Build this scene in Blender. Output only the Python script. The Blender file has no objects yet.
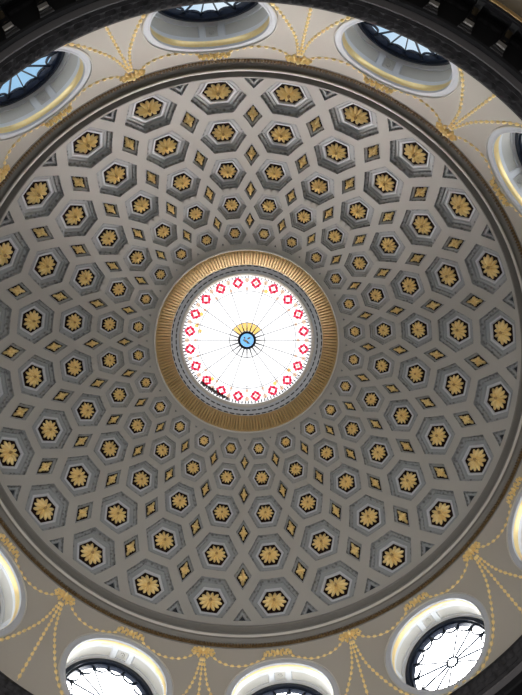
import bpy, math
from math import pi, sin, cos, tan, atan, atan2, radians as R_, degrees, exp, log
from mathutils import Vector, Matrix
from mathutils.geometry import delaunay_2d_cdt

S = 8.0                      # dome radius in metres
PH0 = 1.46079952             # bearing of the coffer column nearest the lens foot
COL = pi / 12
PHD = PH0 + .0050             # bearing of the drum windows and garlands
RHO = 0.98                   # inner face of the dome shell (x S)
RW = 0.978                   # drum wall radius
T1, Q = 0.767, 1.28343289
sc = bpy.context.scene
C = sc.collection

# ------------------------------------------------------------------ helpers
def tag(o, label=None, cat=None, group=None, kind=None):
    if label: o['label'] = label
    if cat: o['category'] = cat
    if group: o['group'] = group
    if kind: o['kind'] = kind
    return o

def empty(name, loc=(0, 0, 0), rz=0.0):
    o = bpy.data.objects.new(name, None); C.objects.link(o)
    o.location = loc; o.rotation_euler = (0, 0, rz); o.empty_display_size = .1
    return o

class MB:
    def __init__(s): s.v = []; s.f = []
    def add(s, vs, fs):
        b = len(s.v); s.v += [tuple(p) for p in vs]; s.f += [tuple(b + i for i in f) for f in fs]
    def loops(s, rings, closed=True, cap0=False, cap1=False, wrap=False):
        n = len(rings[0]); m = len(rings); vs = [p for r in rings for p in r]; fs = []
        for i in range(m if wrap else m - 1):
            a = i * n; b = ((i + 1) % m) * n
            for j in range(n if closed else n - 1):
                k = (j + 1) % n
                fs.append((a + j, a + k, b + k, b + j))
        if cap0: fs.append(tuple(reversed(range(n))))
        if cap1: fs.append(tuple((m - 1) * n + j for j in range(n)))
        s.add(vs, fs)
    def build(s, name, mat, parent=None, smooth=False, loc=None, face=None, scale=True, sharp=None):
        k = S if scale else 1
        me = bpy.data.meshes.new(name)
        o0 = Vector(loc) if loc else Vector((0, 0, 0))
        me.from_pydata([tuple((Vector(p) - o0) * k) for p in s.v], [], s.f)
        me.validate(); me.materials.append(mat)
        if face:                                  # orient every face towards a point or with a test
            flip = []
            for p in me.polygons:
                d = face(Vector(p.center) / k + o0)
                if p.normal.dot(d) < 0: flip.append(p.index)
            if flip:
                import bmesh
                bm = bmesh.new(); bm.from_mesh(me); bm.faces.ensure_lookup_table()
                for i in flip: bm.faces[i].normal_flip()
                bm.to_mesh(me); bm.free()
        else:
            import bmesh
            bm = bmesh.new(); bm.from_mesh(me)
            bmesh.ops.recalc_face_normals(bm, faces=bm.faces); bm.to_mesh(me); bm.free()
        if smooth:
            me.polygons.foreach_set('use_smooth', [True] * len(me.polygons))
            if sharp:
                me.set_sharp_from_angle(angle=R_(sharp))
        o = bpy.data.objects.new(name, me); C.objects.link(o)
        if parent: o.parent = parent
        return o

def copy_tree(o, parent=None):
    c = o.copy(); C.objects.link(c)
    if parent: c.parent = parent
    for ch in list(o.children): copy_tree(ch, c)
    return c

# ------------------------------------------------------------------ materials
def mat(name, col, rough=.6, metal=0.0, noise=0.0, nscale=3.0, bump=0.0, bscale=30.0, col2=None, spec=.5, carve=None):
    m = bpy.data.materials.new(name); m.use_nodes = True
    nt = m.node_tree; b = nt.nodes['Principled BSDF']
    b.inputs['Base Color'].default_value = (*col, 1)
    b.inputs['Roughness'].default_value = rough
    b.inputs['Metallic'].default_value = metal
    b.inputs['Specular IOR Level'].default_value = spec
    tc = nt.nodes.new('ShaderNodeTexCoord')
    if noise:
        n = nt.nodes.new('ShaderNodeTexNoise'); n.inputs['Scale'].default_value = nscale
        n.inputs['Detail'].default_value = 5
        nt.links.new(tc.outputs['Object'], n.inputs['Vector'])
        mx = nt.nodes.new('ShaderNodeMix'); mx.data_type = 'RGBA'
        c2 = col2 or tuple(c * (1 - noise) for c in col)
        mx.inputs[6].default_value = (*col, 1); mx.inputs[7].default_value = (*c2, 1)
        nt.links.new(n.outputs['Fac'], mx.inputs[0])
        nt.links.new(mx.outputs[2], b.inputs['Base Color'])
    if carve:
        v = nt.nodes.new('ShaderNodeTexVoronoi'); v.inputs['Scale'].default_value = carve
        nt.links.new(tc.outputs['Object'], v.inputs['Vector'])
        cr = nt.nodes.new('ShaderNodeValToRGB')
        cr.color_ramp.elements[0].position = .12; cr.color_ramp.elements[1].position = .55
        cr.color_ramp.elements[0].color = (*col, 1); cr.color_ramp.elements[1].color = (*(col2 or col), 1)
        nt.links.new(v.outputs['Distance'], cr.inputs[0]); nt.links.new(cr.outputs[0], b.inputs['Base Color'])
        bp = nt.nodes.new('ShaderNodeBump'); bp.inputs['Strength'].default_value = .6
        bp.inputs['Distance'].default_value = .02; bp.invert = True
        nt.links.new(v.outputs['Distance'], bp.inputs['Height']); nt.links.new(bp.outputs[0], b.inputs['Normal'])
    elif bump:
        n = nt.nodes.new('ShaderNodeTexNoise'); n.inputs['Scale'].default_value = bscale
        nt.links.new(tc.outputs['Object'], n.inputs['Vector'])
        bp = nt.nodes.new('ShaderNodeBump'); bp.inputs['Strength'].default_value = bump
        bp.inputs['Distance'].default_value = .01
        nt.links.new(n.outputs['Fac'], bp.inputs['Height']); nt.links.new(bp.outputs[0], b.inputs['Normal'])
    return m

def glass(name, tint, gloss=.04):
    m = bpy.data.materials.new(name); m.use_nodes = True; nt = m.node_tree
    nt.nodes.remove(nt.nodes['Principled BSDF']); out = nt.nodes['Material Output']
    t = nt.nodes.new('ShaderNodeBsdfTransparent'); t.inputs[0].default_value = (*tint, 1)
    g = nt.nodes.new('ShaderNodeBsdfGlossy'); g.inputs['Roughness'].default_value = .1
    mx = nt.nodes.new('ShaderNodeMixShader'); mx.inputs[0].default_value = gloss
    nt.links.new(t.outputs[0], mx.inputs[1]); nt.links.new(g.outputs[0], mx.inputs[2])
    nt.links.new(mx.outputs[0], out.inputs['Surface'])
    return m

M = dict(
    rib=mat('stone_beige_paint', (.45, .435, .405), .65, noise=.12, nscale=.8, bump=.15, bscale=18),
    wall=mat('drum_beige_paint', (.49, .455, .405), .65, noise=.10, nscale=.7, bump=.12, bscale=14),
    carved=mat('carved_grey_moulding', (.12, .125, .13), .6, col2=(.30, .312, .32), carve=9),
    blue=mat('blue_grey_paint', (.355, .375, .39), .55, noise=.15, nscale=2.5),
    pale=mat('pale_blue_grey_paint', (.58, .60, .65), .55, noise=.08, nscale=4),
    carved_fine_lit=mat('fine_grey_moulding_lit', (.24, .245, .245), .6, col2=(.34, .345, .34), carve=14),  # finer copy of the carved grey, crown rows' lighter look put into its colour
    blue_lit=mat('blue_grey_paint_lit', (.37, .375, .37), .6, noise=.1, nscale=3),  # same frame paint as lower rows, lit look of the crown painted in
    flute=mat('flute_gilding', (.52, .36, .16), .45, metal=.15),
    slate=mat('pale_slate_paint', (.62, .66, .72), .6),
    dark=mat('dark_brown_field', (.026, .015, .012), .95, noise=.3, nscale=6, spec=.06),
    slot=mat('dark_slot_field', (.05, .055, .065), .9, spec=.1),
    gold=mat('gold_leaf', (1.0, .84, .45), .28, metal=.32, noise=.25, nscale=14, col2=(1.0, .71, .27)),
    oldgold=mat('aged_gold_leaf', (.56, .37, .15), .5, metal=.15, noise=.25, nscale=6, col2=(.44, .28, .11)),
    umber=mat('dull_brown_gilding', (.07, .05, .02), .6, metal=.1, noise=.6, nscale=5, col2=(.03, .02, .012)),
    bronze=mat('brown_gilt_rope', (.20, .125, .05), .5, metal=.3, noise=.4, nscale=20),
    trim=mat('grey_cornice_paint', (.23, .22, .205), .55, noise=.12, nscale=2),
    trimlight=mat('light_edge_paint', (.60, .58, .54), .5),
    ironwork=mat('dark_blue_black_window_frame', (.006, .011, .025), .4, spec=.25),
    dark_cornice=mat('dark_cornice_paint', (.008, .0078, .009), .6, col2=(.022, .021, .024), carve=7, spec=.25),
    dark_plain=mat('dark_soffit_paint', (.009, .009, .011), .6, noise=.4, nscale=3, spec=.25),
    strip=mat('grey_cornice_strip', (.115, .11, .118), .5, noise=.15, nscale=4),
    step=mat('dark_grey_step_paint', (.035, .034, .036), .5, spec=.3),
    white=mat('white_reveal_paint', (.74, .76, .79), .5, noise=.05, nscale=3),
    reveal=mat('grey_white_reveal_panel', (.60, .59, .55), .55, noise=.08, nscale=3),
    lead=mat('lead_came', (.09, .09, .10), .5, metal=.3),
    clear=glass('clear_glass', (.93, .96, 1.0)),
    milk=glass('white_skylight_glass', (.96, .96, .96)),
    red=glass('ruby_glass', (.86, .26, .38), .04),
    pink=glass('pink_glass', (.93, .76, .66), .05),
    amber=glass('amber_glass', (.97, .78, .42), .05),
    azure=glass('azure_glass', (.16, .42, .82), .06),
    leaf=mat('dead_leaves', (.05, .035, .03), .8, noise=.4, nscale=30),
)

# ------------------------------------------------------------------ dome mapping
def theta(v): return 2 * atan(T1 * Q ** (-(v - 1)))
def dome(u, v, rho=RHO):
    th = theta(v); ph = u * COL
    return Vector((rho * sin(th) * cos(ph), rho * sin(th) * sin(ph), rho * cos(th)))
def rotz(p, a):
    c, s = cos(a), sin(a); return Vector((p[0] * c - p[1] * s, p[0] * s + p[1] * c, p[2]))

HU, HV = .405, .415
HEX = [(HU, 0), (HU * .5, HV), (-HU * .5, HV), (-HU, 0), (-HU * .5, -HV), (HU * .5, -HV)]
DIA = [(.155, 0), (0, .31), (-.155, 0), (0, -.31)]
TRI = [(-.135, .541), (.135, .541), (0, .812)]                    # outer triangle, about u = .5 (v absolute)
TIN = [(-.045, 5.36), (0, 5.27), (.045, 5.36)]                    # tiny inner triangle
V0, V1 = .449, 5.64
GR = RHO * sin(theta(V1)); GZ = RHO * cos(theta(V1))
def sub(poly, n):
    out = []
    for i, a in enumerate(poly):
        b = poly[(i + 1) % len(poly)]
        for k in range(n): t = k / n; out.append((a[0] + (b[0] - a[0]) * t, a[1] + (b[1] - a[1]) * t))
    return out

def inpoly(x, y, P):
    c = False; n = len(P)
    for i in range(n):
        x1, y1 = P[i]; x2, y2 = P[(i + 1) % n]
        if (y1 > y) != (y2 > y) and x < (x2 - x1) * (y - y1) / (y2 - y1) + x1: c = not c
    return c

def build_dome():
    holes = []
    for r in range(1, 6): holes.append(sub([(x, y + r) for x, y in HEX], 3))
    side = []
    for r in range(1, 5): side.append([(x, y + r + .5) for x, y in DIA])
    side.append(TRI); side.append(TIN)
    pts = []; edges = []
    def ring(P, close=True):
        b = len(pts); pts.extend(P)
        for i in range(len(P) if close else len(P) - 1): edges.append((b + i, b + (i + 1) % len(P)))
    for h in holes: ring(h)
    allh = list(holes)
    for d in side:                                    # notch half polygons at both sides of the column
        for sx in (-.5, .5):
            P = sub([(x + sx, y) for x, y in d], 2)
            allh.append(P)
            Q_ = [p for p in P if abs(p[0]) <= .5 + 1e-9]
            n = len(P)
            for i in range(n):
                a, b = P[i], P[(i + 1) % n]
                if abs(a[0]) <= .5 + 1e-9 and abs(b[0]) <= .5 + 1e-9:
                    k = len(pts); pts.extend([a, b]); edges.append((k, k + 1))
                elif (abs(a[0]) - .5) * (abs(b[0]) - .5) < -1e-12:      # edge crosses the column border
                    t = ((.5 if sx > 0 else -.5) - a[0]) / (b[0] - a[0])
                    c_ = ((.5 if sx > 0 else -.5), a[1] + (b[1] - a[1]) * t)
                    ins = a if abs(a[0]) < .5 else b
                    k = len(pts); pts.extend([ins, c_]); edges.append((k, k + 1))
    nv = 42
    vs = [V0 + (V1 - V0) * i / nv for i in range(nv + 1)]
    for sx in (-.5, .5):
        for a, b in zip(vs[:-1], vs[1:]):
            k = len(pts); pts.extend([(sx, a), (sx, b)]); edges.append((k, k + 1))
    us = [-.5 + i / 6 for i in range(7)]
    for vv in (V0, V1):
        for a, b in zip(us[:-1], us[1:]):
            k = len(pts); pts.extend([(a, vv), (b, vv)]); edges.append((k, k + 1))
    for uu in us[1:-1]:
        for vv in vs[1:-1]:
            if not any(inpoly(uu, vv, h) for h in allh): pts.append((uu, vv))
    # scale v so that triangles stay compact
    res = delaunay_2d_cdt([Vector(p) for p in pts], edges, [], 0, 1e-6)
    ov, oe, of = res[0], res[1], res[2]
    faces = []
    for f in of:
        cx = sum(ov[i].x for i in f) / 3; cy = sum(ov[i].y for i in f) / 3
        if abs(cx) > .5 or cy < V0 or cy > V1: continue
        if any(inpoly(cx, cy, h) for h in allh): continue
        faces.append(tuple(f))
    mb = MB()
    for k in range(24):
        mb.add([rotz(dome(p.x, p.y), PH0 + k * COL) for p in ov], faces)
    o = mb.build('ceiling', M['rib'], smooth=True, face=lambda c: -c)
    import bmesh
    bm = bmesh.new(); bm.from_mesh(o.data)
    bmesh.ops.remove_doubles(bm, verts=bm.verts, dist=.002)
    bmesh.ops.delete(bm, geom=[v for v in bm.verts if not v.link_faces], context='VERTS')
    bm.to_mesh(o.data); bm.free()
    tag(o, 'beige coffered dome ceiling with honeycomb ribs around the round skylight', kind='structure')
build_dome()

# ------------------------------------------------------------------ leaves, petals
def petal(mb, F, ang, r0, r1, wid, h0, h1, nl=6, nw=4, tipw=.35, ridge=.0):
    """a domed petal lying in the plane of frame F(x, y, h), from r0 to r1 along ang"""
    ca, sa = cos(ang), sin(ang); top = []; 
    rows = []
    for i in range(nl + 1):
        t = i / nl; r = r0 + (r1 - r0) * t
        w = wid * (sin(pi * min(1, t * .62 + .16)) ** .8) * (1 if t < .85 else (1 - (t - .85) / .15 * (1 - tipw)))
        hh = h0 + (h1 - h0) * sin(pi * (t * .8 + .1))
        row = []
        for j in range(nw + 1):
            s = -1 + 2 * j / nw; y = s * w * .5
            h = hh * (1 - s * s * .75) - ridge * (1 - abs(s)) * (abs(s) < .3)
            row.append(F(r * ca - y * sa, r * sa + y * ca, h))
        rows.append(row)
    for row in rows[:1]: pass
    # skirt to the field
    n = nw + 1
    ring_out = []
    vs = [p for r in rows for p in r]; fs = []
    for i in range(nl):
        for j in range(nw): a = i * n + j; fs.append((a, a + 1, a + n + 1, a + n))
    border = [(0, j) for j in range(n)] + [(i, nw) for i in range(1, nl + 1)] + [(nl, j) for j in range(nw - 1, -1, -1)] + [(i, 0) for i in range(nl - 1, 0, -1)]
    base = len(vs)
    for (i, j) in border:
        t = i / nl; r = r0 + (r1 - r0) * t
        w = wid * (sin(pi * min(1, t * .62 + .16)) ** .8) * (1 if t < .85 else (1 - (t - .85) / .15 * (1 - tipw)))
        y = (-1 + 2 * j / nw) * w * .5
        vs.append(F(r * ca - y * sa, r * sa + y * ca, 0))
    m = len(border)
    for k in range(m):
        a = border[k]; b = border[(k + 1) % m]
        fs.append((a[0] * n + a[1], base + k, base + (k + 1) % m, b[0] * n + b[1]))
    mb.add(vs, fs)

def dome_cap(mb, F, x, y, r, h, n=8, m=3, ry=None):
    rings = []
    for i in range(m):
        a = (pi / 2) * i / m
        rings.append([F(x + r * cos(a) * cos(2 * pi * j / n), y + (ry or r) * cos(a) * sin(2 * pi * j / n), h * sin(a)) for j in range(n)])
    vs = [p for g in rings for p in g] + [F(x, y, h)]
    fs = []
    for i in range(m - 1):
        for j in range(n): fs.append((i * n + j, i * n + (j + 1) % n, (i + 1) * n + (j + 1) % n, (i + 1) * n + j))
    for j in range(n): fs.append(((m - 1) * n + j, (m - 1) * n + (j + 1) % n, m * n))
    mb.add(vs, fs)

# ------------------------------------------------------------------ coffers
def coffer_proto(name, poly, vc, D, prof_sets, field, flower, nsub=3):
    """poly: outline about (0, vc) in (u, v); prof_sets: list of (part, material, [(scale, depth)...])"""
    P = sub(poly, nsub)
    c0 = dome(0, vc, RHO)
    root = empty(name)
    root['c0'] = 0
    def ring(s, d): return [dome(x * s, vc + y * s, RHO + d * D) for x, y in P]
    for part, m, prof in prof_sets:
        mb = MB(); mb.loops([ring(s, d) for s, d in prof])
        mb.build(part, m, root, loc=c0, face=lambda c: (dome(0, vc, .55) - c))
    s, d = field
    mb = MB(); r = ring(s, d); mb.add(r, [tuple(range(len(r)))])
    r2 = ring(s, d + .12); mb.loops([r, r2], cap1=True)
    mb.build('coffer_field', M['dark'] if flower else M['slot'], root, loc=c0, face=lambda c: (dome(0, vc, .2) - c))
    del root['c0']
    if flower: flower(root, c0, vc, RHO + d * D)
    return root, c0

def tangent_frame(vc, rho):
    c = dome(0, vc, rho); n = -c.normalized(); ex = Vector((0, 1, 0)); ey = (dome(0, vc + .01, rho) - dome(0, vc - .01, rho)).normalized()
    return lambda x, y, h: c + ex * x + ey * y + n * h

def rosette(scale_in):
    def f(root, c0, vc, rho):
        F = tangent_frame(vc, rho - .0008)
        rr = scale_in * HU * COL * rho * sin(theta(vc)) * .815
        mb = MB()
        for k in range(12): petal(mb, F, 2 * pi * k / 12 + .13, rr * .22, rr * (1.04 if k % 2 == 0 else .97), rr * .31, rr * .04, rr * .26, tipw=.45)
        for k in range(8): petal(mb, F, 2 * pi * k / 8, rr * .12, rr * .48, rr * .20, rr * .22, rr * .34, nl=4)
        ro = mb.build('rosette', M['gold'], root, smooth=True, loc=c0, sharp=50)
        mb = MB(); dome_cap(mb, F, 0, 0, rr * .17, rr * .46, n=10)
        mb.build('rosette_boss', M['oldgold'], ro, smooth=True, loc=c0)
    return f

def leaf_cross(scale_in):
    def f(root, c0, vc, rho):
        F = tangent_frame(vc, rho - .0006)
        a = scale_in * .155 * COL * rho * sin(theta(vc)); b = scale_in * .31 * (dome(0, vc + .01) - dome(0, vc)).length / .01
        mb = MB(); h = a * .45
        for ang, L, w in ((pi / 2, b * .76, a * .50), (-pi / 2, b * .76, a * .50), (0, a * .72, a * .46), (pi, a * .72, a * .46)):
            petal(mb, F, ang, a * .08, L, w, h * .5, h, nl=6, tipw=.25)
        dg = atan2(b, a)
        for s1 in (1, -1):
            for s2 in (1, -1):
                petal(mb, F, atan2(s1 * b * .34, s2 * a * .40), a * .1, math.hypot(a * .40, b * .32), a * .34, h * .4, h * .8, nl=5, tipw=.3)
        dome_cap(mb, F, 0, 0, a * .2, h * 1.5)
        mb.build('leaf_ornament', M['gold'], root, smooth=True, loc=c0, sharp=50)
    return f

HOURS = ['twelve', 'one', 'two', 'three', 'four', 'five', 'six', 'seven', 'eight', 'nine', 'ten', 'eleven']
def clock(rel):                      # bearing (degrees from the bottom coffer column) -> clock reading in hours
    return ((rel + 83.698 + 90) / 30.0) % 12
def half(h2):                        # integer number of half hours -> words
    h2 %= 24; h = HOURS[(h2 // 2) % 12]
    return h if h2 % 2 == 0 else 'half past ' + h
ROWN = ['outermost', 'second', 'middle', 'fourth', 'innermost']
ROWG = ['very large', 'large', 'medium', 'small', 'smallest']

inner_scale = [.542, .537, .535, .53, .485]
for r in range(1, 6):
    th = theta(r); D = .0225 * sin(th) / sin(theta(1)) + .001
    si = inner_scale[r - 1]
    k = (si - .575)
    proto, c0 = coffer_proto('hexagonal_coffer', HEX, r, D, [
        ('carved_moulding', M['carved'] if r < 4 else M['carved_fine_lit'], [(1.004, -.03), (.985, .0), (.975, .42), (.86, .50), (.85, .62)]),
        ('coffer_frame', M['blue'] if r < 4 else M['blue_lit'], [(.85, .62), (.835, .78), (.75 + k * .3, .80), (.74 + k * .3, .90), (.68 + k * .6, .90)]),
        ('inner_border', M['pale'], [(.68 + k * .6, .90), (.67 + k * .6, .78), (si + .035, .80), (si + .005, 1.0)]),
    ], (si + .005, 1.0), rosette(si))
    for kc in range(24):
        o = proto if kc == 0 else copy_tree(proto)
        a = PH0 + kc * COL
        o.location = rotz(c0, a) * S; o.rotation_euler = (0, 0, a)
        c_ = clock(kc * 15); lo = int(c_ * 2)
        lab = 'hexagonal coffer with gold rosette, %s ring, between %s and %s' % (ROWN[r - 1], half(lo), half(lo + 1))
        if lab.count(' ') < 14: lab += " o'clock"
        tag(o, lab, 'ceiling coffer', '%s ring of hexagonal ceiling coffers' % ROWN[r - 1])
for r in range(1, 5):
    th = theta(r + .5); D = .0125 * sin(th) + .001
    si = [.72, .73, .76, .80][r - 1]
    proto, c0 = coffer_proto('diamond_coffer', DIA, r + .5, D, [
        ('carved_moulding', M['carved'], [(1.01, -.05), (.97, .0), (.95, .35), (.86, .45)]),
        ('coffer_frame', M['blue'], [(.86, .45), (si + .06, .5), (si, 1.0)]),
    ], (si, 1.0), leaf_cross(si), nsub=2)
    for kc in range(24):
        o = proto if kc == 0 else copy_tree(proto)
        a = PH0 + (kc + .5) * COL
        o.location = rotz(c0, a) * S; o.rotation_euler = (0, 0, a)
        h2 = round(clock(kc * 15 + 7.5) * 2)
        tag(o, 'small diamond coffer with gold leaf cross, %s diamond ring, at %s o\'clock' % (['outermost', 'second', 'third', 'innermost'][r - 1], half(h2)),
            'ceiling coffer', '%s ring of diamond ceiling coffers' % ['outermost', 'second', 'third', 'innermost'][r - 1])
def tri_set(T, D, label, group, si=.42):
    vc = sum(p[1] for p in T) / 3; P = [(x, y - vc) for x, y in T]
    proto, c0 = coffer_proto('triangular_coffer', P, vc, D, [
        ('carved_moulding', M['carved'], [(1.01, -.05), (.96, .0), (.92, .5), (.72, .55)]),
        ('coffer_frame', M['blue'], [(.72, .55), (si + .05, .6), (si, 1.0)]),
    ], (si, 1.0), None, nsub=2)
    for kc in range(24):
        o = proto if kc == 0 else copy_tree(proto)
        a = PH0 + (kc + .5) * COL
        o.location = rotz(c0, a) * S; o.rotation_euler = (0, 0, a)
        h2 = round(clock(kc * 15 + 7.5) * 2)
        tag(o, label % half(h2), 'ceiling coffer', group)
tri_set(TRI, .014, "plain dark triangular coffer at the dome's lower edge, at %s o'clock", "triangular coffers round the dome's lower edge")
tri_set(TIN, .006, "tiny dark triangular coffer beside the gold skylight ring, at %s o'clock", 'tiny triangular coffers round the skylight')

# ------------------------------------------------------------------ rings of revolution
def revolve(name, m, prof, n=192, parent=None, smooth=True, kind=None, label=None, a0=0, a1=2 * pi, face=None, sharp=35):
    mb = MB(); full = abs(a1 - a0 - 2 * pi) < 1e-6
    rings = [[(r * cos(a0 + (a1 - a0) * j / n), r * sin(a0 + (a1 - a0) * j / n), z) for j in range(n if full else n + 1)] for r, z in prof]
    mb.loops(rings, closed=full)
    o = mb.build(name, m, parent, smooth=smooth, face=face or (lambda c: Vector((-c[0], -c[1], -.9)) ), sharp=sharp)
    if kind: tag(o, label, kind=kind)
    return o
def inw(zr): return lambda c: Vector((0, 0, zr)) - c
de_r, de_z = RHO * sin(theta(V0)), RHO * cos(theta(V0))          # lower edge of the dome shell
# base mouldings of the dome
revolve('trim_1', M['trim'], [(de_r, de_z), (.962, .098), (.953, .088), (.9495, .085), (.9505, .0805), (.958, .080), (.970, .080), (.9715, .072), (.966, .055), (.9585, .047)],
        kind='structure', label='grey moulding ring under the coffered dome', face=inw(-.4))
revolve('trim_2', M['trimlight'], [(.9585, .047), (.9555, .045), (.9550, .040), (.9570, .036), (.960, .0355)],
        kind='structure', label='thin light bead ring under the dome', face=inw(-.4))
revolve('trim_3', M['trim'], [(.960, .0355), (.962, .039), (.968, .040), (.973, .036), (.976, .028), (.984, .023)],
        kind='structure', label='dark grey cove ring above the gilt rope', face=inw(-.4))
def rope():
    mb = MB(); n = 2400; rings = []
    prof = [(.984, .023), (.976, .022), (.9735, .017), (.9735, .010), (.976, .005), (.984, .003)]
    for j in range(n):
        a = 2 * pi * j / n; d = .0022 * (1 if j % 4 < 2 else -1)
        rings.append([((r - (d if 0 < i < 5 else 0)) * cos(a), (r - (d if 0 < i < 5 else 0)) * sin(a), z) for i, (r, z) in enumerate(prof)])
    mb.loops(rings, closed=False, wrap=True)
    o = mb.build('trim_4', M['bronze'], face=inw(-.4)); tag(o, 'brown gilt rope moulding ring at the top of the drum wall', kind='structure')
rope()
revolve('trim_5', M['trim'], [(.984, .003), (.977, .002), (.9765, -.002), (RW, -.004)], kind='structure', label='grey fillet ring below the gilt rope', face=inw(-.4))

# ------------------------------------------------------------------ drum wall with round openings
WA, WB, WZ = .1815, .191, -.2555
def wallpt(phi0, s, z, w=0.0, flat=0.0):
    """point on the drum wall: s along the wall, z height, w outwards; flat 0..1 flattens towards the chord plane"""
    a = phi0 + s / RW
    c = Vector(((RW + w) * cos(a), (RW + w) * sin(a), z))
    if flat:
        f = Vector(((RW + w) * cos(phi0) - s * sin(phi0), (RW + w) * sin(phi0) + s * cos(phi0), z))
        c = c.lerp(f, flat)
    return c
def ell(k, n=64, a=WA, b=WB): return [(a * k * cos(2 * pi * j / n), b * k * sin(2 * pi * j / n)) for j in range(n)]
def build_wall():
    hw = RW * pi / 12; zt, zb = -.0035, -.53
    pts = []; edges = []
    E = [(x, y + WZ) for x, y in ell(.93)]
    pts += E; edges += [(i, (i + 1) % len(E)) for i in range(len(E))]
    xs = [-hw + 2 * hw * i / 12 for i in range(13)]; zs = [zb + (zt - zb) * i / 10 for i in range(11)]
    for z in (zb, zt):
        for a, b in zip(xs[:-1], xs[1:]): k = len(pts); pts += [(a, z), (b, z)]; edges.append((k, k + 1))
    for x in (-hw, hw):
        for a, b in zip(zs[:-1], zs[1:]): k = len(pts); pts += [(x, a), (x, b)]; edges.append((k, k + 1))
    for x in xs[1:-1]:
        for z in zs[1:-1]:
            if ((x / WA) ** 2 + ((z - WZ) / WB) ** 2) > .93 ** 2 * 1.02: pts.append((x, z))
    ov, oe, of = delaunay_2d_cdt([Vector(p) for p in pts], edges, [], 0, 1e-6)[:3]
    fs = [tuple(f) for f in of if not inpoly(sum(ov[i].x for i in f) / 3, sum(ov[i].y for i in f) / 3, E)]
    mb = MB()
    for k in range(12): mb.add([wallpt(PHD + k * pi / 6, p.x, p.y) for p in ov], fs)
    o = mb.build('wall_round', M['wall'], smooth=True, face=lambda c: Vector((-c[0], -c[1], 0)))
    import bmesh
    bm = bmesh.new(); bm.from_mesh(o.data); bmesh.ops.remove_doubles(bm, verts=bm.verts, dist=.002); bm.to_mesh(o.data); bm.free()
    tag(o, 'beige round drum wall pierced by round windows below the dome', kind='structure')
build_wall()

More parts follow.
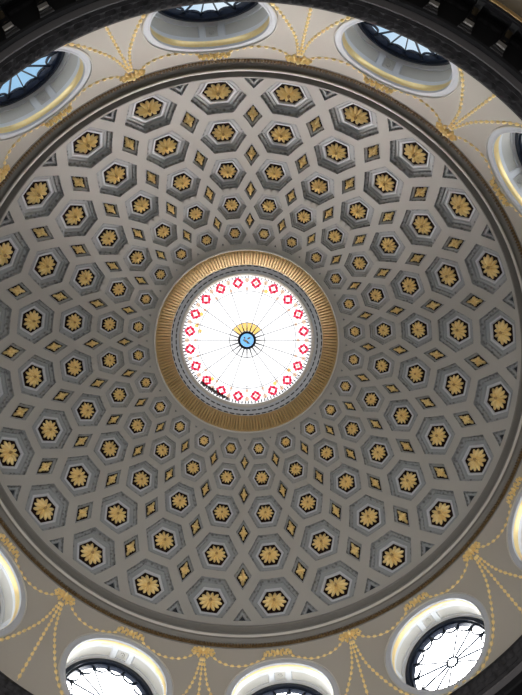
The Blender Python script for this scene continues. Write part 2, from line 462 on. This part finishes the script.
# ------------------------------------------------------------------ round windows
DEP = .078
def build_window():
    """window at phi = 0 in world space, rotated by its object"""
    root = empty('window_1')
    W = lambda k, w, fl=0.0, n=64: [wallpt(0, x, y + WZ, w, fl) for x, y in ell(k, n)]
    fc = lambda c: Vector((.45, 0, WZ)) - c
    mb = MB(); mb.loops([W(.992, .002), W(.990, -.005), W(.976, -.006), W(.972, -.001)])
    mb.build('outer_bead', M['trimlight'], root, smooth=True, face=fc, sharp=40)
    mb = MB(); mb.loops([W(.972, -.001), W(.96, -.002), W(.90, -.001), W(.89, -.003), W(.872, -.003), W(.865, .003)])
    mb.build('window_surround', M['pale'], root, smooth=True, face=fc, sharp=40)
    mb = MB(); mb.loops([W(.865, .003), W(.858, .006), W(.860, .014, .014 / DEP), W(.868, .0195, .0195 / DEP), W(.875, .0195, .0195 / DEP)])
    mb.build('gilt_band', M['gold'], root, smooth=True, face=fc, sharp=60)
    # panelled reveal
    nA = 360
    def rel(deg):                              # depth of the sunk panels round the soffit
        d = (deg - 90 + 180) % 360 - 180
        for c in range(-4, 4):
            dd = (d - c * 90 + 180) % 360 - 180
            if abs(dd) < 7: return 2
        dd = (d % 90)
        return 1 if 13 < dd < 77 else 0
    ws = [(.019, 0), (.022, 0), (.0225, 0), (.030, 0), (.0302, 1), (.062, 1), (.0622, 0), (.070, 0), (DEP, 0)]
    rings = []
    for w, isin in ws:
        row = []
        for j in range(nA):
            a = 2 * pi * j / nA; k = .866 if w < .0221 else .878
            if isin and rel(degrees(a)): k += .026
            row.append(wallpt(0, WA * k * cos(a), WZ + WB * k * sin(a), w, w / DEP))
        rings.append(row)
    mb = MB(); mb.loops(rings); mb.build('reveal', M['white'], root, face=lambda c: Vector((RW + .04, 0, WZ)) - c)
    # sunk panel faces
    for c in range(4):
        for lo, hi, nm in ((-7, 7, 'rosette_panel'), (13, 77, 'long_panel')):
            mb = MB(); n = 6 if nm == 'rosette_panel' else 20
            g = []
            for w in (.032, .060):
                g.append([wallpt(0, WA * .897 * cos(R_(90 + c * 90 + t)), WZ + WB * .897 * sin(R_(90 + c * 90 + t)), w, w / DEP)
                          for t in [lo + 1 + (hi - lo - 2) * i / n for i in range(n + 1)]])
            mb.loops(g, closed=False)
            pn = mb.build(nm, M['reveal'], root, face=lambda c: Vector((RW + .04, 0, WZ)) - c)
            if nm == 'rosette_panel':
                t = R_(90 + c * 90); ctr = wallpt(0, WA * .895 * cos(t), WZ + WB * .895 * sin(t), .046, .6)
                n_ = (Vector((RW + .046, 0, WZ)) - ctr).normalized(); ex = Vector((1, 0, 0)); ey = n_.cross(ex)
                F = lambda x, y, h: ctr + ex * x + ey * y + n_ * h
                m2 = MB()
                for q in range(8): petal(m2, F, q * pi / 4, .001, .0095, .005, .001, .003, nl=4, nw=2)
                dome_cap(m2, F, 0, 0, .003, .005)
                m2.build('soffit_rosette', M['reveal'], pn, smooth=True)
    # dark iron frame and tracery
    G = lambda k, w, n=96: [wallpt(0, x, y + WZ, w, 1) for x, y in ell(k, n)]
    fr = empty
    mb = MB(); mb.loops([G(.882, DEP - .006), G(.80, DEP - .010), G(.79, DEP - .004), G(.76, DEP - .004), G(.75, DEP + .002), G(.74, DEP + .010), G(.882, DEP + .012)])
    frame = mb.build('window_frame', M['ironwork'], root, face=lambda c: Vector((.4, 0, WZ)) - c)
    mb = MB(); ns = 16
    def bar(p, q, wd, th=.005):                 # a square bar between two (s, z) points in the window plane
        d = Vector((q[0] - p[0], q[1] - p[1])); L = d.length; d /= L; nrm = Vector((-d.y, d.x)) * wd * .5
        vs = []
        for w in (DEP - .002, DEP - .002 + th):
            for (pt, sgn) in ((p, 1), (p, -1), (q, -1), (q, 1)):
                vs.append(wallpt(0, pt[0] + nrm.x * sgn, WZ + pt[1] + nrm.y * sgn, w, 1))
        mb.add(vs, [(0, 1, 2, 3), (7, 6, 5, 4), (0, 4, 5, 1), (1, 5, 6, 2), (2, 6, 7, 3), (3, 7, 4, 0)])
    for q in range(ns):
        a = 2 * pi * (q + .5) / ns
        bar((WA * .09 * cos(a), WB * .09 * sin(a)), (WA * .755 * cos(a), WB * .755 * sin(a)), .0028)
    def arc(cx, cy, rx, ry, t0, t1, wd, n=10):
        pr = None
        for i in range(n + 1):
            t = t0 + (t1 - t0) * i / n; p = (cx + rx * cos(t), cy + ry * sin(t))
            if pr: bar(pr, p, wd)
            pr = p
    arc(0, 0, WA * .09, WB * .09, 0, 2 * pi, .004, 24)
    for q in range(ns):                          # scallops hung from the rim between the spokes
        a = 2 * pi * q / ns; r = .75
        cx, cy = WA * r * cos(a), WB * r * sin(a); rr = .75 * WA * sin(pi / ns) * .98
        arc(cx, cy, rr, rr * 1.05, a + pi * .55, a + pi * 1.45, .0045, 8)
    mb.build('tracery', M['ironwork'], frame)
    mb = MB(); mb.add(G(.77, DEP + .004), [tuple(range(96))]); mb.build('pane', M['clear'], frame)
    return root
wproto = build_window()
for k in range(12):
    o = wproto if k == 0 else copy_tree(wproto)
    o.name = 'window_%d' % (k + 1)
    o.rotation_euler = (0, 0, PHD + k * pi / 6)
    c_ = clock(k * 30); lo = int(c_ * 2)
    tag(o, 'round window in the drum wall, between %s and %s o\'clock' % (half(lo), half(lo + 1)), kind='structure')

# ------------------------------------------------------------------ added shells out of view that block and bounce light
revolve('leak_shell', M['trim'], [(.378, GZ + .062), (.40, GZ + .10)] + [(1.06 * sin(R_(t)), 1.06 * cos(R_(t))) for t in range(25, 89, 3)] + [(1.06, .0), (.992, -.02)],
        kind='structure', label='added unseen shell behind the coffered dome, blocking stray sky light', n=96, face=lambda c: c)  # unseen shell, added to stop light leaking through gaps round the coffers
mb = MB(); mb.loops([[(r_ * cos(2 * pi * j / 64), r_ * sin(2 * pi * j / 64), z) for j in range(64)] for r_, z in ((1.07, -.50), (1.6, -.53), (4.5, -.75), (4.5, -.80), (1.07, -.56))])
o = mb.build('bounce_roof', M['white']); tag(o, 'added unseen white roof ring bouncing sky light up into the drum windows', kind='structure')  # added out of view as a white reflector for the window soffits
# ------------------------------------------------------------------ gilded garlands
def wframe(phi0, s0, z0):
    return lambda x, y, h: wallpt(phi0, s0 + x, z0 + y, -h)
def bez(P, n):
    out = []                                    # Catmull-Rom through P
    for i in range(len(P) - 1):
        p0 = P[max(i - 1, 0)]; p1 = P[i]; p2 = P[i + 1]; p3 = P[min(i + 2, len(P) - 1)]
        for k in range(n):
            t = k / n
            out.append(tuple(.5 * ((2 * p1[j]) + (-p0[j] + p2[j]) * t + (2 * p0[j] - 5 * p1[j] + 4 * p2[j] - p3[j]) * t * t + (-p0[j] + 3 * p1[j] - 3 * p2[j] + p3[j]) * t ** 3) for j in (0, 1)))
    out.append(P[-1]); return out
def beads(mb, pts, step, ln, wd, h):
    P = bez(pts, 16); acc = 0; nxt = step * .5
    for a, b in zip(P[:-1], P[1:]):
        L = math.hypot(b[0] - a[0], b[1] - a[1])
        while L > 0 and acc + L >= nxt:
            t = (nxt - acc) / L; x = a[0] + (b[0] - a[0]) * t; y = a[1] + (b[1] - a[1]) * t
            an = atan2(b[1] - a[1], b[0] - a[0]); ca, sa = cos(an), sin(an)
            F = lambda u, v, hh: wallpt(0, x + u * ca - v * sa, y + u * sa + v * ca, -hh)
            dome_cap(mb, F, 0, 0, ln * .5, h, n=8, m=2, ry=wd * .5)
            nxt += step
        acc += L
    # the thin cord the beads hang on
    for a, b in zip(P[:-1], P[1:]):
        an = atan2(b[1] - a[1], b[0] - a[0]); nx, ny = -sin(an) * .0010, cos(an) * .0010
        vs = [wallpt(0, a[0] + nx, a[1] + ny, .0), wallpt(0, a[0] - nx, a[1] - ny, .0), wallpt(0, b[0] - nx, b[1] - ny, .0), wallpt(0, b[0] + nx, b[1] + ny, .0),
              wallpt(0, a[0], a[1], -.0012), wallpt(0, b[0], b[1], -.0012)]
        mb.add(vs, [(0, 4, 5, 3), (4, 1, 2, 5)])
dg = lambda d: R_(d) * RW
def rel_out(c): return Vector((-c[0], -c[1], 0))
def build_garland():
    root = empty('gilded_garland')
    loc = wallpt(0, 0, -.03)
    # bow
    mb = MB(); F = wframe(0, 0, -.030)
    for an in (12, 168, -18, 198, 42, 138, -50, 230, 90, -90):
        petal(mb, F, R_(an), .006, .022, .0065, .005, .011, nl=5, nw=3, tipw=.3)
    for cx, cy, an in ((.020, .006, 10), (-.020, .006, 170), (.022, -.006, -30), (-.022, -.006, 210), (.010, -.018, -70), (-.010, -.018, 250)):
        Fq = wframe(0, cx, -.030 + cy); petal(mb, Fq, R_(an), .0, .017, .0062, .004, .010, nl=5, nw=3, tipw=.3)
    for sx in (-1, 1):
        for px, py in ((.030, .012), (.038, -.004), (.030, -.017), (.018, .016), (.018, -.022)):
            dome_cap(mb, F, sx * px, py, .0045, .007, n=7)
    bow = mb.build('ribbon_bow', M['gold'], root, smooth=True, loc=loc, sharp=60)
    mb = MB(); dome_cap(mb, F, 0, 0, .010, .017, n=10); mb.build('bow_knot', M['gold'], bow, smooth=True, loc=loc)
    # swags to the clusters over the windows on both sides
    for sx in (-1, 1):
        mb = MB()
        beads(mb, [(sx * dg(a), z) for a, z in ((1.2, -.035), (3.0, -.070), (5.4, -.090), (8.2, -.091), (10.6, -.074), (12.4, -.054))], .0225, .0160, .0100, .0058)
        mb.build('swag', M['gold'], root, smooth=True, loc=loc)
    # three pendant strands
    mb = MB(); beads(mb, [(0, -.060), (0, -.2), (0, -.3), (0, -.43)], .0228, .0165, .0105, .0058)
    mb.build('pendant_strand', M['gold'], root, smooth=True, loc=loc)
    for sx in (-1, 1):
        mb = MB()
        beads(mb, [(sx * dg(a), z) for a, z in ((.25, -.060), (1.25, -.175), (2.9, -.256), (4.9, -.331), (7.1, -.385), (10.2, -.428), (12.6, -.440), (14.9, -.432))], .0228, .0165, .0105, .0058)
        mb.build('pendant_strand', M['gold'], root, smooth=True, loc=loc)
    return root, loc
def build_cluster():
    root = MB(); F = wframe(0, 0, -.036)
    for (cx, cy, an) in ((0, .003, 90), (.007, -.006, -50), (-.007, -.006, 230), (.013, .005, 40), (-.013, .005, 140), (.022, -.006, -30), (-.022, -.006, 210), (.030, .003, 25), (-.030, .003, 155), (.037, -.008, -10), (-.037, -.008, 190)):
        Fq = wframe(0, cx, -.036 + cy); petal(root, Fq, R_(an), .000, .0130, .0062, .004, .011, nl=5, nw=3, tipw=.3)
    for sx in (-1, 1):
        for px, py, r in ((.012, .006, .005), (.022, -.006, .0045), (.031, .006, .0045), (.040, -.008, .004), (.046, -.001, .0035)):
            dome_cap(root, F, sx * px, py, r, .010, n=7)
    dome_cap(root, F, 0, 0, .008, .016, n=9)
    loc = wallpt(0, 0, -.036)
    return root.build('gilded_leaf_cluster', M['gold'], None, smooth=True, loc=loc, sharp=60), loc
g, gl = build_garland()
first = True
for k in range(12):
    if k in (3,): continue
    rel = k * 30 + 15
    o = g if first else copy_tree(g); first = False
    a = PHD + R_(rel); o.location = rotz(gl, a) * S; o.rotation_euler = (0, 0, a)
    h2 = clock(rel) ; lo = int(h2 * 2)
    tag(o, 'gold bow with bead swags and three pendant strands, between %s and %s' % (half(lo), half(lo + 1)), 'garland', 'gilded garlands between the round windows')
cl, cloc = build_cluster(); first = True
for k in range(12):
    if k in (3, 4, 9): continue
    if first: o = cl
    else: o = cl.copy(); C.objects.link(o)
    first = False
    a = PHD + k * pi / 6; o.location = rotz(cloc, a) * S; o.rotation_euler = (0, 0, a)
    lo = int(clock(k * 30) * 2)
    tag(o, 'gold leaf cluster on top of the round window between %s and %s' % (half(lo), half(lo + 1)), 'wall ornament', 'gold leaf clusters over the round windows')

# ------------------------------------------------------------------ dark cornice below the drum
revolve('wall_ledge', M['trim'], [(RW, -.528), (.900, -.533), (.894, -.536)], kind='structure', label='ledge on top of the dark cornice', face=lambda c: Vector((0, 0, 1)))
def cornice_lip():
    mb = MB()
    prof = [(.894, -.536), (.892, -.546), (.895, -.552), (.900, -.556), (.9005, -.559), (.9075, -.5635), (.908, -.567), (.9145, -.571)]
    n = 960; rings = []
    for j in range(n):
        a = 2 * pi * j / n; row = []
        for i, (r, z) in enumerate(prof):
            d = 0
            if i in (2, 3): d = .0016 * (1 if j % 4 < 2 else -1)
            if i in (5,): d = .0014 * (1 if (j // 2) % 3 else -1)
            row.append(((r + d) * cos(a), (r + d) * sin(a), z))
        rings.append(row)
    mb.loops(rings, closed=False, wrap=True)
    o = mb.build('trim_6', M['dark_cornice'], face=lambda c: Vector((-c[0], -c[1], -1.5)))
    tag(o, 'dark carved lip of the cornice below the drum windows', kind='structure')
cornice_lip()
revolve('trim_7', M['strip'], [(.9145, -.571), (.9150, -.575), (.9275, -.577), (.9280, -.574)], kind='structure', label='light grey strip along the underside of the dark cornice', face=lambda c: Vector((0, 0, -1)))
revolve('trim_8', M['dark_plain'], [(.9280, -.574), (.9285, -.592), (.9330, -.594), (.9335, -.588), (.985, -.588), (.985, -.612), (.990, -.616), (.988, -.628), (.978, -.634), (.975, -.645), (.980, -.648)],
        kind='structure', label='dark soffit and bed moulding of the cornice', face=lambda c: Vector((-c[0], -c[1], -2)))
revolve('trim_9', M['oldgold'], [(.980, -.648), (.9775, -.649), (.978, -.6505), (.983, -.6515)], kind='structure', label='thin gold bead under the dark cornice', face=lambda c: Vector((-c[0], -c[1], -1)))
def frieze():
    mb = MB(); n = 720; zs = [-.6515, -.665, -.675, -.70, -.725, -.75, -.775, -.80]
    rings = []
    for j in range(n):
        a = 2 * pi * j / n; row = []
        for z in zs:
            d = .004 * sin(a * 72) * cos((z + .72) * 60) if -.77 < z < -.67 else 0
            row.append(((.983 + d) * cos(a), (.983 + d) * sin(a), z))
        rings.append(row)
    mb.loops(rings, closed=False, wrap=True)
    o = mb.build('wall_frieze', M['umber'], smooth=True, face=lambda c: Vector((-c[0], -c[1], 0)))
    tag(o, 'gilded ornamental frieze wall below the dark cornice', kind='structure')
frieze()
def build_modillion():
    root = empty('cornice_bracket'); loc = Vector((.96, 0, -.595))
    # scrolled body: side profile extruded along the tangent, inner end stepped
    def slab(mb, r0, r1, z0, z1, w0, w1=None):
        w1 = w1 or w0
        vs = [(r0, -w0, z0), (r0, w0, z0), (r1, w1, z0), (r1, -w1, z0), (r0, -w0, z1), (r0, w0, z1), (r1, w1, z1), (r1, -w1, z1)]
        mb.add(vs, [(0, 1, 2, 3), (7, 6, 5, 4), (0, 4, 5, 1), (1, 5, 6, 2), (2, 6, 7, 3), (3, 7, 4, 0)])
    mb = MB()
    prof = [(.948, -.589), (.947, -.604), (.952, -.611), (.960, -.610), (.966, -.605), (.973, -.606), (.979, -.613), (.984, -.622), (.986, -.589)]
    vs = [(r, sx * .0085, z) for sx in (-1, 1) for r, z in prof]; n = len(prof)
    mb.add(vs, [tuple(range(n)), tuple(reversed(range(n, 2 * n)))] + [(i, n + i, n + (i + 1) % n, (i + 1) % n) for i in range(n)])
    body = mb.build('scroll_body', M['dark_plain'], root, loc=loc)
    mb = MB()
    F = lambda x, y, h: Vector((.967 + x, y, -.6065 - h - (0.004 if abs(x) > .012 else 0)))
    petal(mb, F, 0, -.016, .016, .013, .002, .004, nl=8, nw=4, ridge=.001)
    for q in (-1, 1):
        for t in (-.008, 0, .008): petal(mb, F, q * R_(60), .001, .008, .005, .001, .003, nl=3, nw=2) if t == 0 else dome_cap(mb, F, t, q * .005, .003, .003, n=6, m=2)
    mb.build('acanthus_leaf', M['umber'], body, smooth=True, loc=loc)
    mb = MB()
    slab(mb, .9335, .9375, -.598, -.588, .0165, .0150); slab(mb, .9380, .9420, -.602, -.588, .0140, .0125); slab(mb, .9425, .946, -.606, -.588, .0115, .0105)
    mb.build('stepped_cap', M['step'], root, loc=loc)
    mb = MB(); slab(mb, .9405, .9475, -.6105, -.6045, .0105)
    mb.build('bracket_tip', M['trim'], root, loc=loc)
    mb = MB()
    # sunk soffit moulding beside the bracket
    for s in (1,):
        vs = []
        for (r, z) in ((.968, -.5885), (.970, -.593), (.974, -.593), (.976, -.5885)):
            for j in range(7):
                a = R_(.75 + 3.5 * j / 6); vs.append((r * cos(a), r * sin(a), z))
        mb.add(vs, [(i * 7 + j, i * 7 + j + 1, (i + 1) * 7 + j + 1, (i + 1) * 7 + j) for i in range(3) for j in range(6)])
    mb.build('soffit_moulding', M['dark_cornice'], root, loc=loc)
    return root, loc
mo, ml = build_modillion(); first = True
ORD = {150: 'beyond the left picture edge', 155: 'lowest at the top left corner', 160: 'second from the bottom in the top left corner', 165: 'third up in the top left corner', 170: 'fourth up beyond the top left corner',
       175: 'fifth up beyond the top left corner', 200: 'highest above the top right windows', 205: 'second highest above the top right window', 210: 'third down in the top right corner', 215: 'fourth down in the top right corner', 220: 'fifth down in the top right corner', 225: 'lowest, at the right picture edge',
       320: 'at the bottom right corner'}
for d in ORD:
    o = mo if first else copy_tree(mo); first = False
    a = PH0 + R_(d); o.location = rotz(ml, a) * S; o.rotation_euler = (0, 0, a)
    tag(o, 'dark scrolled bracket under the cornice, ' + ORD[d], 'cornice bracket', 'dark brackets under the cornice')

# ------------------------------------------------------------------ skylight
sky = empty('stained_glass_skylight', (0, 0, GZ * S))
tag(sky, "round stained glass skylight with red diamonds and blue centre at the dome's crown", 'skylight')
SL = Vector((0, 0, GZ))
def rv(name, m, prof, n=192, parent=sky, sharp=35, fz=-3):
    mb = MB(); rings = [[(r * cos(2 * pi * j / n), r * sin(2 * pi * j / n), z) for j in range(n)] for r, z in prof]
    mb.loops(rings); return mb.build(name, m, parent, smooth=True, loc=SL, face=lambda c: Vector((-c[0], -c[1], fz)), sharp=sharp)
rv('outer_bead', M['trimlight'], [(GR + .001, GZ - .001), (GR - .001, GZ - .007), (GR - .006, GZ - .006), (GR - .007, GZ + .002)])
def flutes():
    mb = MB(); n = 180; per = 6; rings = []
    z0, z1 = GZ + .002, GZ + .060; r0, r1 = GR - .007, .3735
    for j in range(n * per):
        a = 2 * pi * j / (n * per); ph = (j % per) / per
        d = .0045 * abs(sin(pi * ph)) - (.009 if j % per in (0,) else 0); row = []
        for i in range(7):
            t = i / 6; r = r0 + (r1 - r0) * t; z = z0 + (z1 - z0) * (t ** 1.35)
            k = 0 if i in (0, 6) else d
            row.append(((r - k * .6) * cos(a), (r - k * .6) * sin(a), z - k * .8))
        rings.append(row)
    mb.loops(rings, closed=False, wrap=True)
    return mb.build('gilded_fluted_ring', M['flute'], sky, loc=SL, face=lambda c: Vector((-c[0], -c[1], -2)))
flutes()
ZB = GZ + .060
rv('slotted_ring', M['slate'], [(.3735, ZB), (.372, ZB + .004), (.356, ZB + .008), (.354, ZB + .011), (.336, ZB + .016), (.335, ZB + .014)])
def dashes():
    for nm, n, r, z, tl, w in (('slot_row', 72, .3690, ZB + .0047, .66, .0050), ('slot_row', 72, .3490, ZB + .0125, .66, .0050)):
        mb = MB()
        for j in range(n):
            a0 = 2 * pi * (j + (.5 if r < .35 else 0)) / n; da = 2 * pi / n * tl
            P = []
            for dz in (-.0020, .004):
                for (rr, aa) in ((r - w / 2, 0), (r + w / 2, 0), (r + w / 2, da), (r - w / 2, da)):
                    P.append((rr * cos(a0 + aa), rr * sin(a0 + aa), z + dz - (rr - r) * .4))
            mb.add(P, [(0, 1, 2, 3), (7, 6, 5, 4), (0, 4, 5, 1), (1, 5, 6, 2), (2, 6, 7, 3), (3, 7, 4, 0)])
        g_ = [[(rr * cos(2 * pi * q / 144), rr * sin(2 * pi * q / 144), z - .0004 - (rr - r) * .4) for q in range(144)] for rr in (r - .0005, r + .0005)]
        mb.loops(g_); mb.build(nm, M['slot'], sky, loc=SL)
dashes()
rv('skylight_rim', M['trimlight'], [(.335, ZB + .014), (.333, ZB + .012), (.325, ZB + .015), (.3195, ZB + .022), (.322, ZB + .032), (.3265, GZ + .121)])
ZG = GZ + .120
def disc_ring(name, m, r0, r1, a0=0, a1=2 * pi, z=ZG, th=.002, parent=sky, n=96, full=True):
    mb = MB(); k = n if full else n + 1
    A = [a0 + (a1 - a0) * j / n for j in range(k)]
    rings = [[(r * cos(a), r * sin(a), zz) for a in A] for r, zz in ((r0, z), (r1, z), (r1, z + th), (r0, z + th))]
    mb.loops(rings, closed=full, wrap=True)
    if not full:
        b = [tuple(rings[i][0]) for i in range(4)]; e = [tuple(rings[i][-1]) for i in range(4)]
        mb.add(b, [(0, 1, 2, 3)]); mb.add(e, [(3, 2, 1, 0)])
    return mb.build(name, m, parent, loc=SL)
# white glass field, one sheet from hub to rim
mb = MB(); mb.loops([[(r * cos(2 * pi * j / 96), r * sin(2 * pi * j / 96), ZG + .003) for j in range(96)] for r in (.040, .2, .3255)])
mb.build('glass_field', M['milk'], sky, loc=SL)
SK0 = -pi / 2
# lead ribs
def box_rad(mb, a, r0, r1, w, z0, z1, w1=None):
    w1 = w if w1 is None else w1; ca, sa = cos(a), sin(a); vs = []
    for z in (z0, z1):
        for r, y in ((r0, -w), (r0, w), (r1, w1), (r1, -w1)): vs.append((r * ca - y * sa, r * sa + y * ca, z))
    mb.add(vs, [(3, 2, 1, 0), (4, 5, 6, 7), (0, 1, 5, 4), (1, 2, 6, 5), (2, 3, 7, 6), (3, 0, 4, 7)])
for k in range(20):
    mb = MB(); a = SK0 + k * pi / 10
    box_rad(mb, a, .045, .3255, .0012, ZG - .006, ZG)
    mb.build('glazing_rib', M['lead'], sky, loc=SL)
disc_ring('lead_hoop', M['lead'], .2450, .2475, z=ZG - .003)
disc_ring('lead_hoop', M['lead'], .0865, .0895, z=ZG - .004)
disc_ring('lead_hoop', M['lead'], .2350, .2366, z=ZG - .003)
# dark ticks round the rim
mb = MB()
for k in range(120):
    a = SK0 + 2 * pi * (k + .5) / 120; box_rad(mb, a, .309, .3240, .0018, ZG - .003, ZG, .0040)
mb.build('rim_beading', M['lead'], sky, loc=SL)
# border: red diamonds, pink hoops and small spacer panes
def ring_poly(mb, c, a, R0, R1, n, z, rot=0, sq=0, th=.0016):
    """flat annulus of n corners about point c"""
    rings = []
    for r, zz in ((R0, z), (R1, z), (R1, z - th), (R0, z - th)):
        rings.append([(c[0] + r * cos(a + rot + 2 * pi * j / n), c[1] + r * sin(a + rot + 2 * pi * j / n), zz) for j in range(n)])
    mb.loops(rings, wrap=True)
for k in range(20):
    a = SK0 + (k + .5) * pi / 10; rc = .2885; c = (rc * cos(a), rc * sin(a))
    mb = MB(); ring_poly(mb, c, a, .0140, .0300, 4, ZG - .0005, 0)
    for q in range(4):                       # little corner lobes
        aa = a + q * pi / 2 + pi / 4
        cc = (c[0] + .0175 * cos(aa), c[1] + .0175 * sin(aa)); ring_poly(mb, cc, a, .0005, .0075, 8, ZG - .001)
    rd = mb.build('ruby_diamond', M['red'], sky, loc=SL)
    mb = MB(); ring_poly(mb, c, a, .0005, .0085, 8, ZG - .0008)
    mb.build('pink_centre', M['pink'], rd, loc=SL) if k % 3 == 0 else None
    for rr, w in ((.258, .016), (.300, .022)):
        mb = MB(); ring_poly(mb, (rr * cos(a + pi / 20), rr * sin(a + pi / 20)), a, .0005, w * .55, 6, ZG - .0008)
        mb.build('spacer_pane', M['pink'], sky, loc=SL)
for k, (a, rc) in enumerate(((-2.62, .262), (-2.86, .262), (-2.95, .24), (-1.2, .262), (.62, .262), (1.0, .262), (2.3, .264))):
    mb = MB(); ring_poly(mb, (rc * cos(a), rc * sin(a)), a, .0005, .011, 5, ZG - .0008); mb.build('amber_pane', M['amber'], sky, loc=SL)
# medallion at the centre
mb = MB(); mb.add([(.0335 * cos(2 * pi * j / 32), .0335 * sin(2 * pi * j / 32), ZG - .002) for j in range(32)], [tuple(range(32))])
med = mb.build('blue_medallion', M['azure'], sky, loc=SL)
mb = MB()
for (x, y, rx, ry, t) in ((-.006, .004, .016, .006, .5), (.010, -.010, .010, .005, -.4), (.006, .014, .009, .004, .2), (-.012, -.012, .006, .004, 1)):
    pts_ = []
    for j in range(12):
        b = 2 * pi * j / 12; u, v = rx * cos(b), ry * sin(b); pts_.append((x + u * cos(t) - v * sin(t), y + u * sin(t) + v * cos(t), ZG - .0035))
    mb.add(pts_, [tuple(range(12))])
mb.build('white_cloud_glass', M['trimlight'], med, loc=SL)
disc_ring('medallion_frame', M['ironwork'], .0335, .0460, z=ZG - .006)
for k in range(20):
    a = SK0 + (k + .5) * pi / 10; top = cos(a - SK0) > .6
    mb = MB(); box_rad(mb, a, .047, .086, .0050, ZG - .001, ZG, .0110)
    mb.build('petal_pane', M['amber'] if top else M['milk'], sky, loc=SL)
    mb = MB(); box_rad(mb, a - pi / 20, .046, .098, .0030, ZG - .007, ZG - .001, .0012)
    mb.build('spike', M['lead'], sky, loc=SL)
# dead leaves lying on the glass
import random
rnd = random.Random(4); mb = MB()
for k in range(260):
    t = rnd.random(); a = R_(137 - 30 * t) + .01; r = .321 - .010 * rnd.random() - .016 * (1 - abs(2 * t - 1)) * rnd.random()
    x, y, s, b = r * cos(a), r * sin(a), .0035 + .0035 * rnd.random(), rnd.random() * 6
    if math.hypot(x, y) > .3215: continue
    z = ZG + .0045 + rnd.random() * .003
    mb.add([(x + s * cos(b), y + s * sin(b), z), (x + .5 * s * cos(b + 1.6), y + .5 * s * sin(b + 1.6), z + .0012), (x - s * cos(b), y - s * sin(b), z), (x - .5 * s * cos(b + 1.6), y - .5 * s * sin(b + 1.6), z + .0008)], [(0, 1, 2, 3)])
lv = mb.build('leaf_litter', M['leaf']); tag(lv, 'dark dead leaves lying on the lower left edge of the skylight', 'leaves', kind='stuff')

# ------------------------------------------------------------------ sky, and light rising from the hall below
w = bpy.data.worlds.new('sky'); sc.world = w; w.use_nodes = True; nt = w.node_tree
bg = nt.nodes['Background']; tc = nt.nodes.new('ShaderNodeTexCoord'); sp = nt.nodes.new('ShaderNodeSeparateXYZ')
nt.links.new(tc.outputs['Generated'], sp.inputs[0])
def ramp(sock, x0, x1, a, b):
    m = nt.nodes.new('ShaderNodeMapRange'); m.interpolation_type = 'SMOOTHSTEP'
    m.inputs['From Min'].default_value = x0; m.inputs['From Max'].default_value = x1
    nt.links.new(sock, m.inputs['Value'])
    x = nt.nodes.new('ShaderNodeMix'); x.data_type = 'RGBA'
    nt.links.new(m.outputs[0], x.inputs[0])
    for s, v in ((x.inputs[6], a), (x.inputs[7], b)):
        if isinstance(v, tuple): s.default_value = (*v, 1)
        else: nt.links.new(v, s)
    return x.outputs[2]
X, Y, Z = sp.outputs
SKY_W, SKY_HOT = 1.5, 26.0
white = (SKY_W, SKY_W * 1.0, SKY_W * 1.02)
hot = (SKY_HOT * 1.02, SKY_HOT, SKY_HOT * .96)
ns = nt.nodes.new('ShaderNodeTexNoise'); ns.inputs['Scale'].default_value = 5; nt.links.new(tc.outputs['Generated'], ns.inputs['Vector'])
blue = ramp(ns.outputs['Fac'], .35, .68, (.34, .58, .80), (.88, .95, .98))
s1 = ramp(Y, .33, .70, white, hot)
skyc = ramp(Y, -.26, -.10, blue, s1)
low = ramp(Y, -.65, .38, (1.10, 1.06, 1.0), (.10, .098, .094))
allc = ramp(Z, -.14, -.02, low, skyc)
nt.links.new(allc, bg.inputs['Color']); bg.inputs['Strength'].default_value = 1

# ------------------------------------------------------------------ camera
cam = bpy.data.cameras.new('camera'); co = bpy.data.objects.new('camera', cam); C.objects.link(co); sc.camera = co
px, py, pd, rx, ry, f = -1.02769710e-02, -2.95845379e-01, 1.83455276, 1.17274179e-01, -2.84330792e-02, 564.930603
cx, sx, cy, sy = cos(rx), sin(rx), cos(ry), sin(ry)
Rm = Matrix(((cy, 0, sy), (0, 1, 0), (-sy, 0, cy))) @ Matrix(((1, 0, 0), (0, cx, -sx), (0, sx, cx)))
right, down, fwd = Rm[0], Rm[1], Rm[2]
m = Matrix((right, -down, -fwd)).transposed().to_4x4(); m.translation = Vector((px, py, -pd)) * S
co.matrix_world = m
cam.sensor_fit = 'VERTICAL'; cam.sensor_height = 36.0; cam.lens = f / 695 * 36.0; cam.clip_end = 500
sc.view_settings.view_transform = 'Standard'; sc.view_settings.look = 'None'; sc.view_settings.gamma = 1
sc.view_settings.exposure = 0.1; sc.view_settings.use_curve_mapping = False
sc.cycles.max_bounces = 8; sc.cycles.transparent_max_bounces = 12
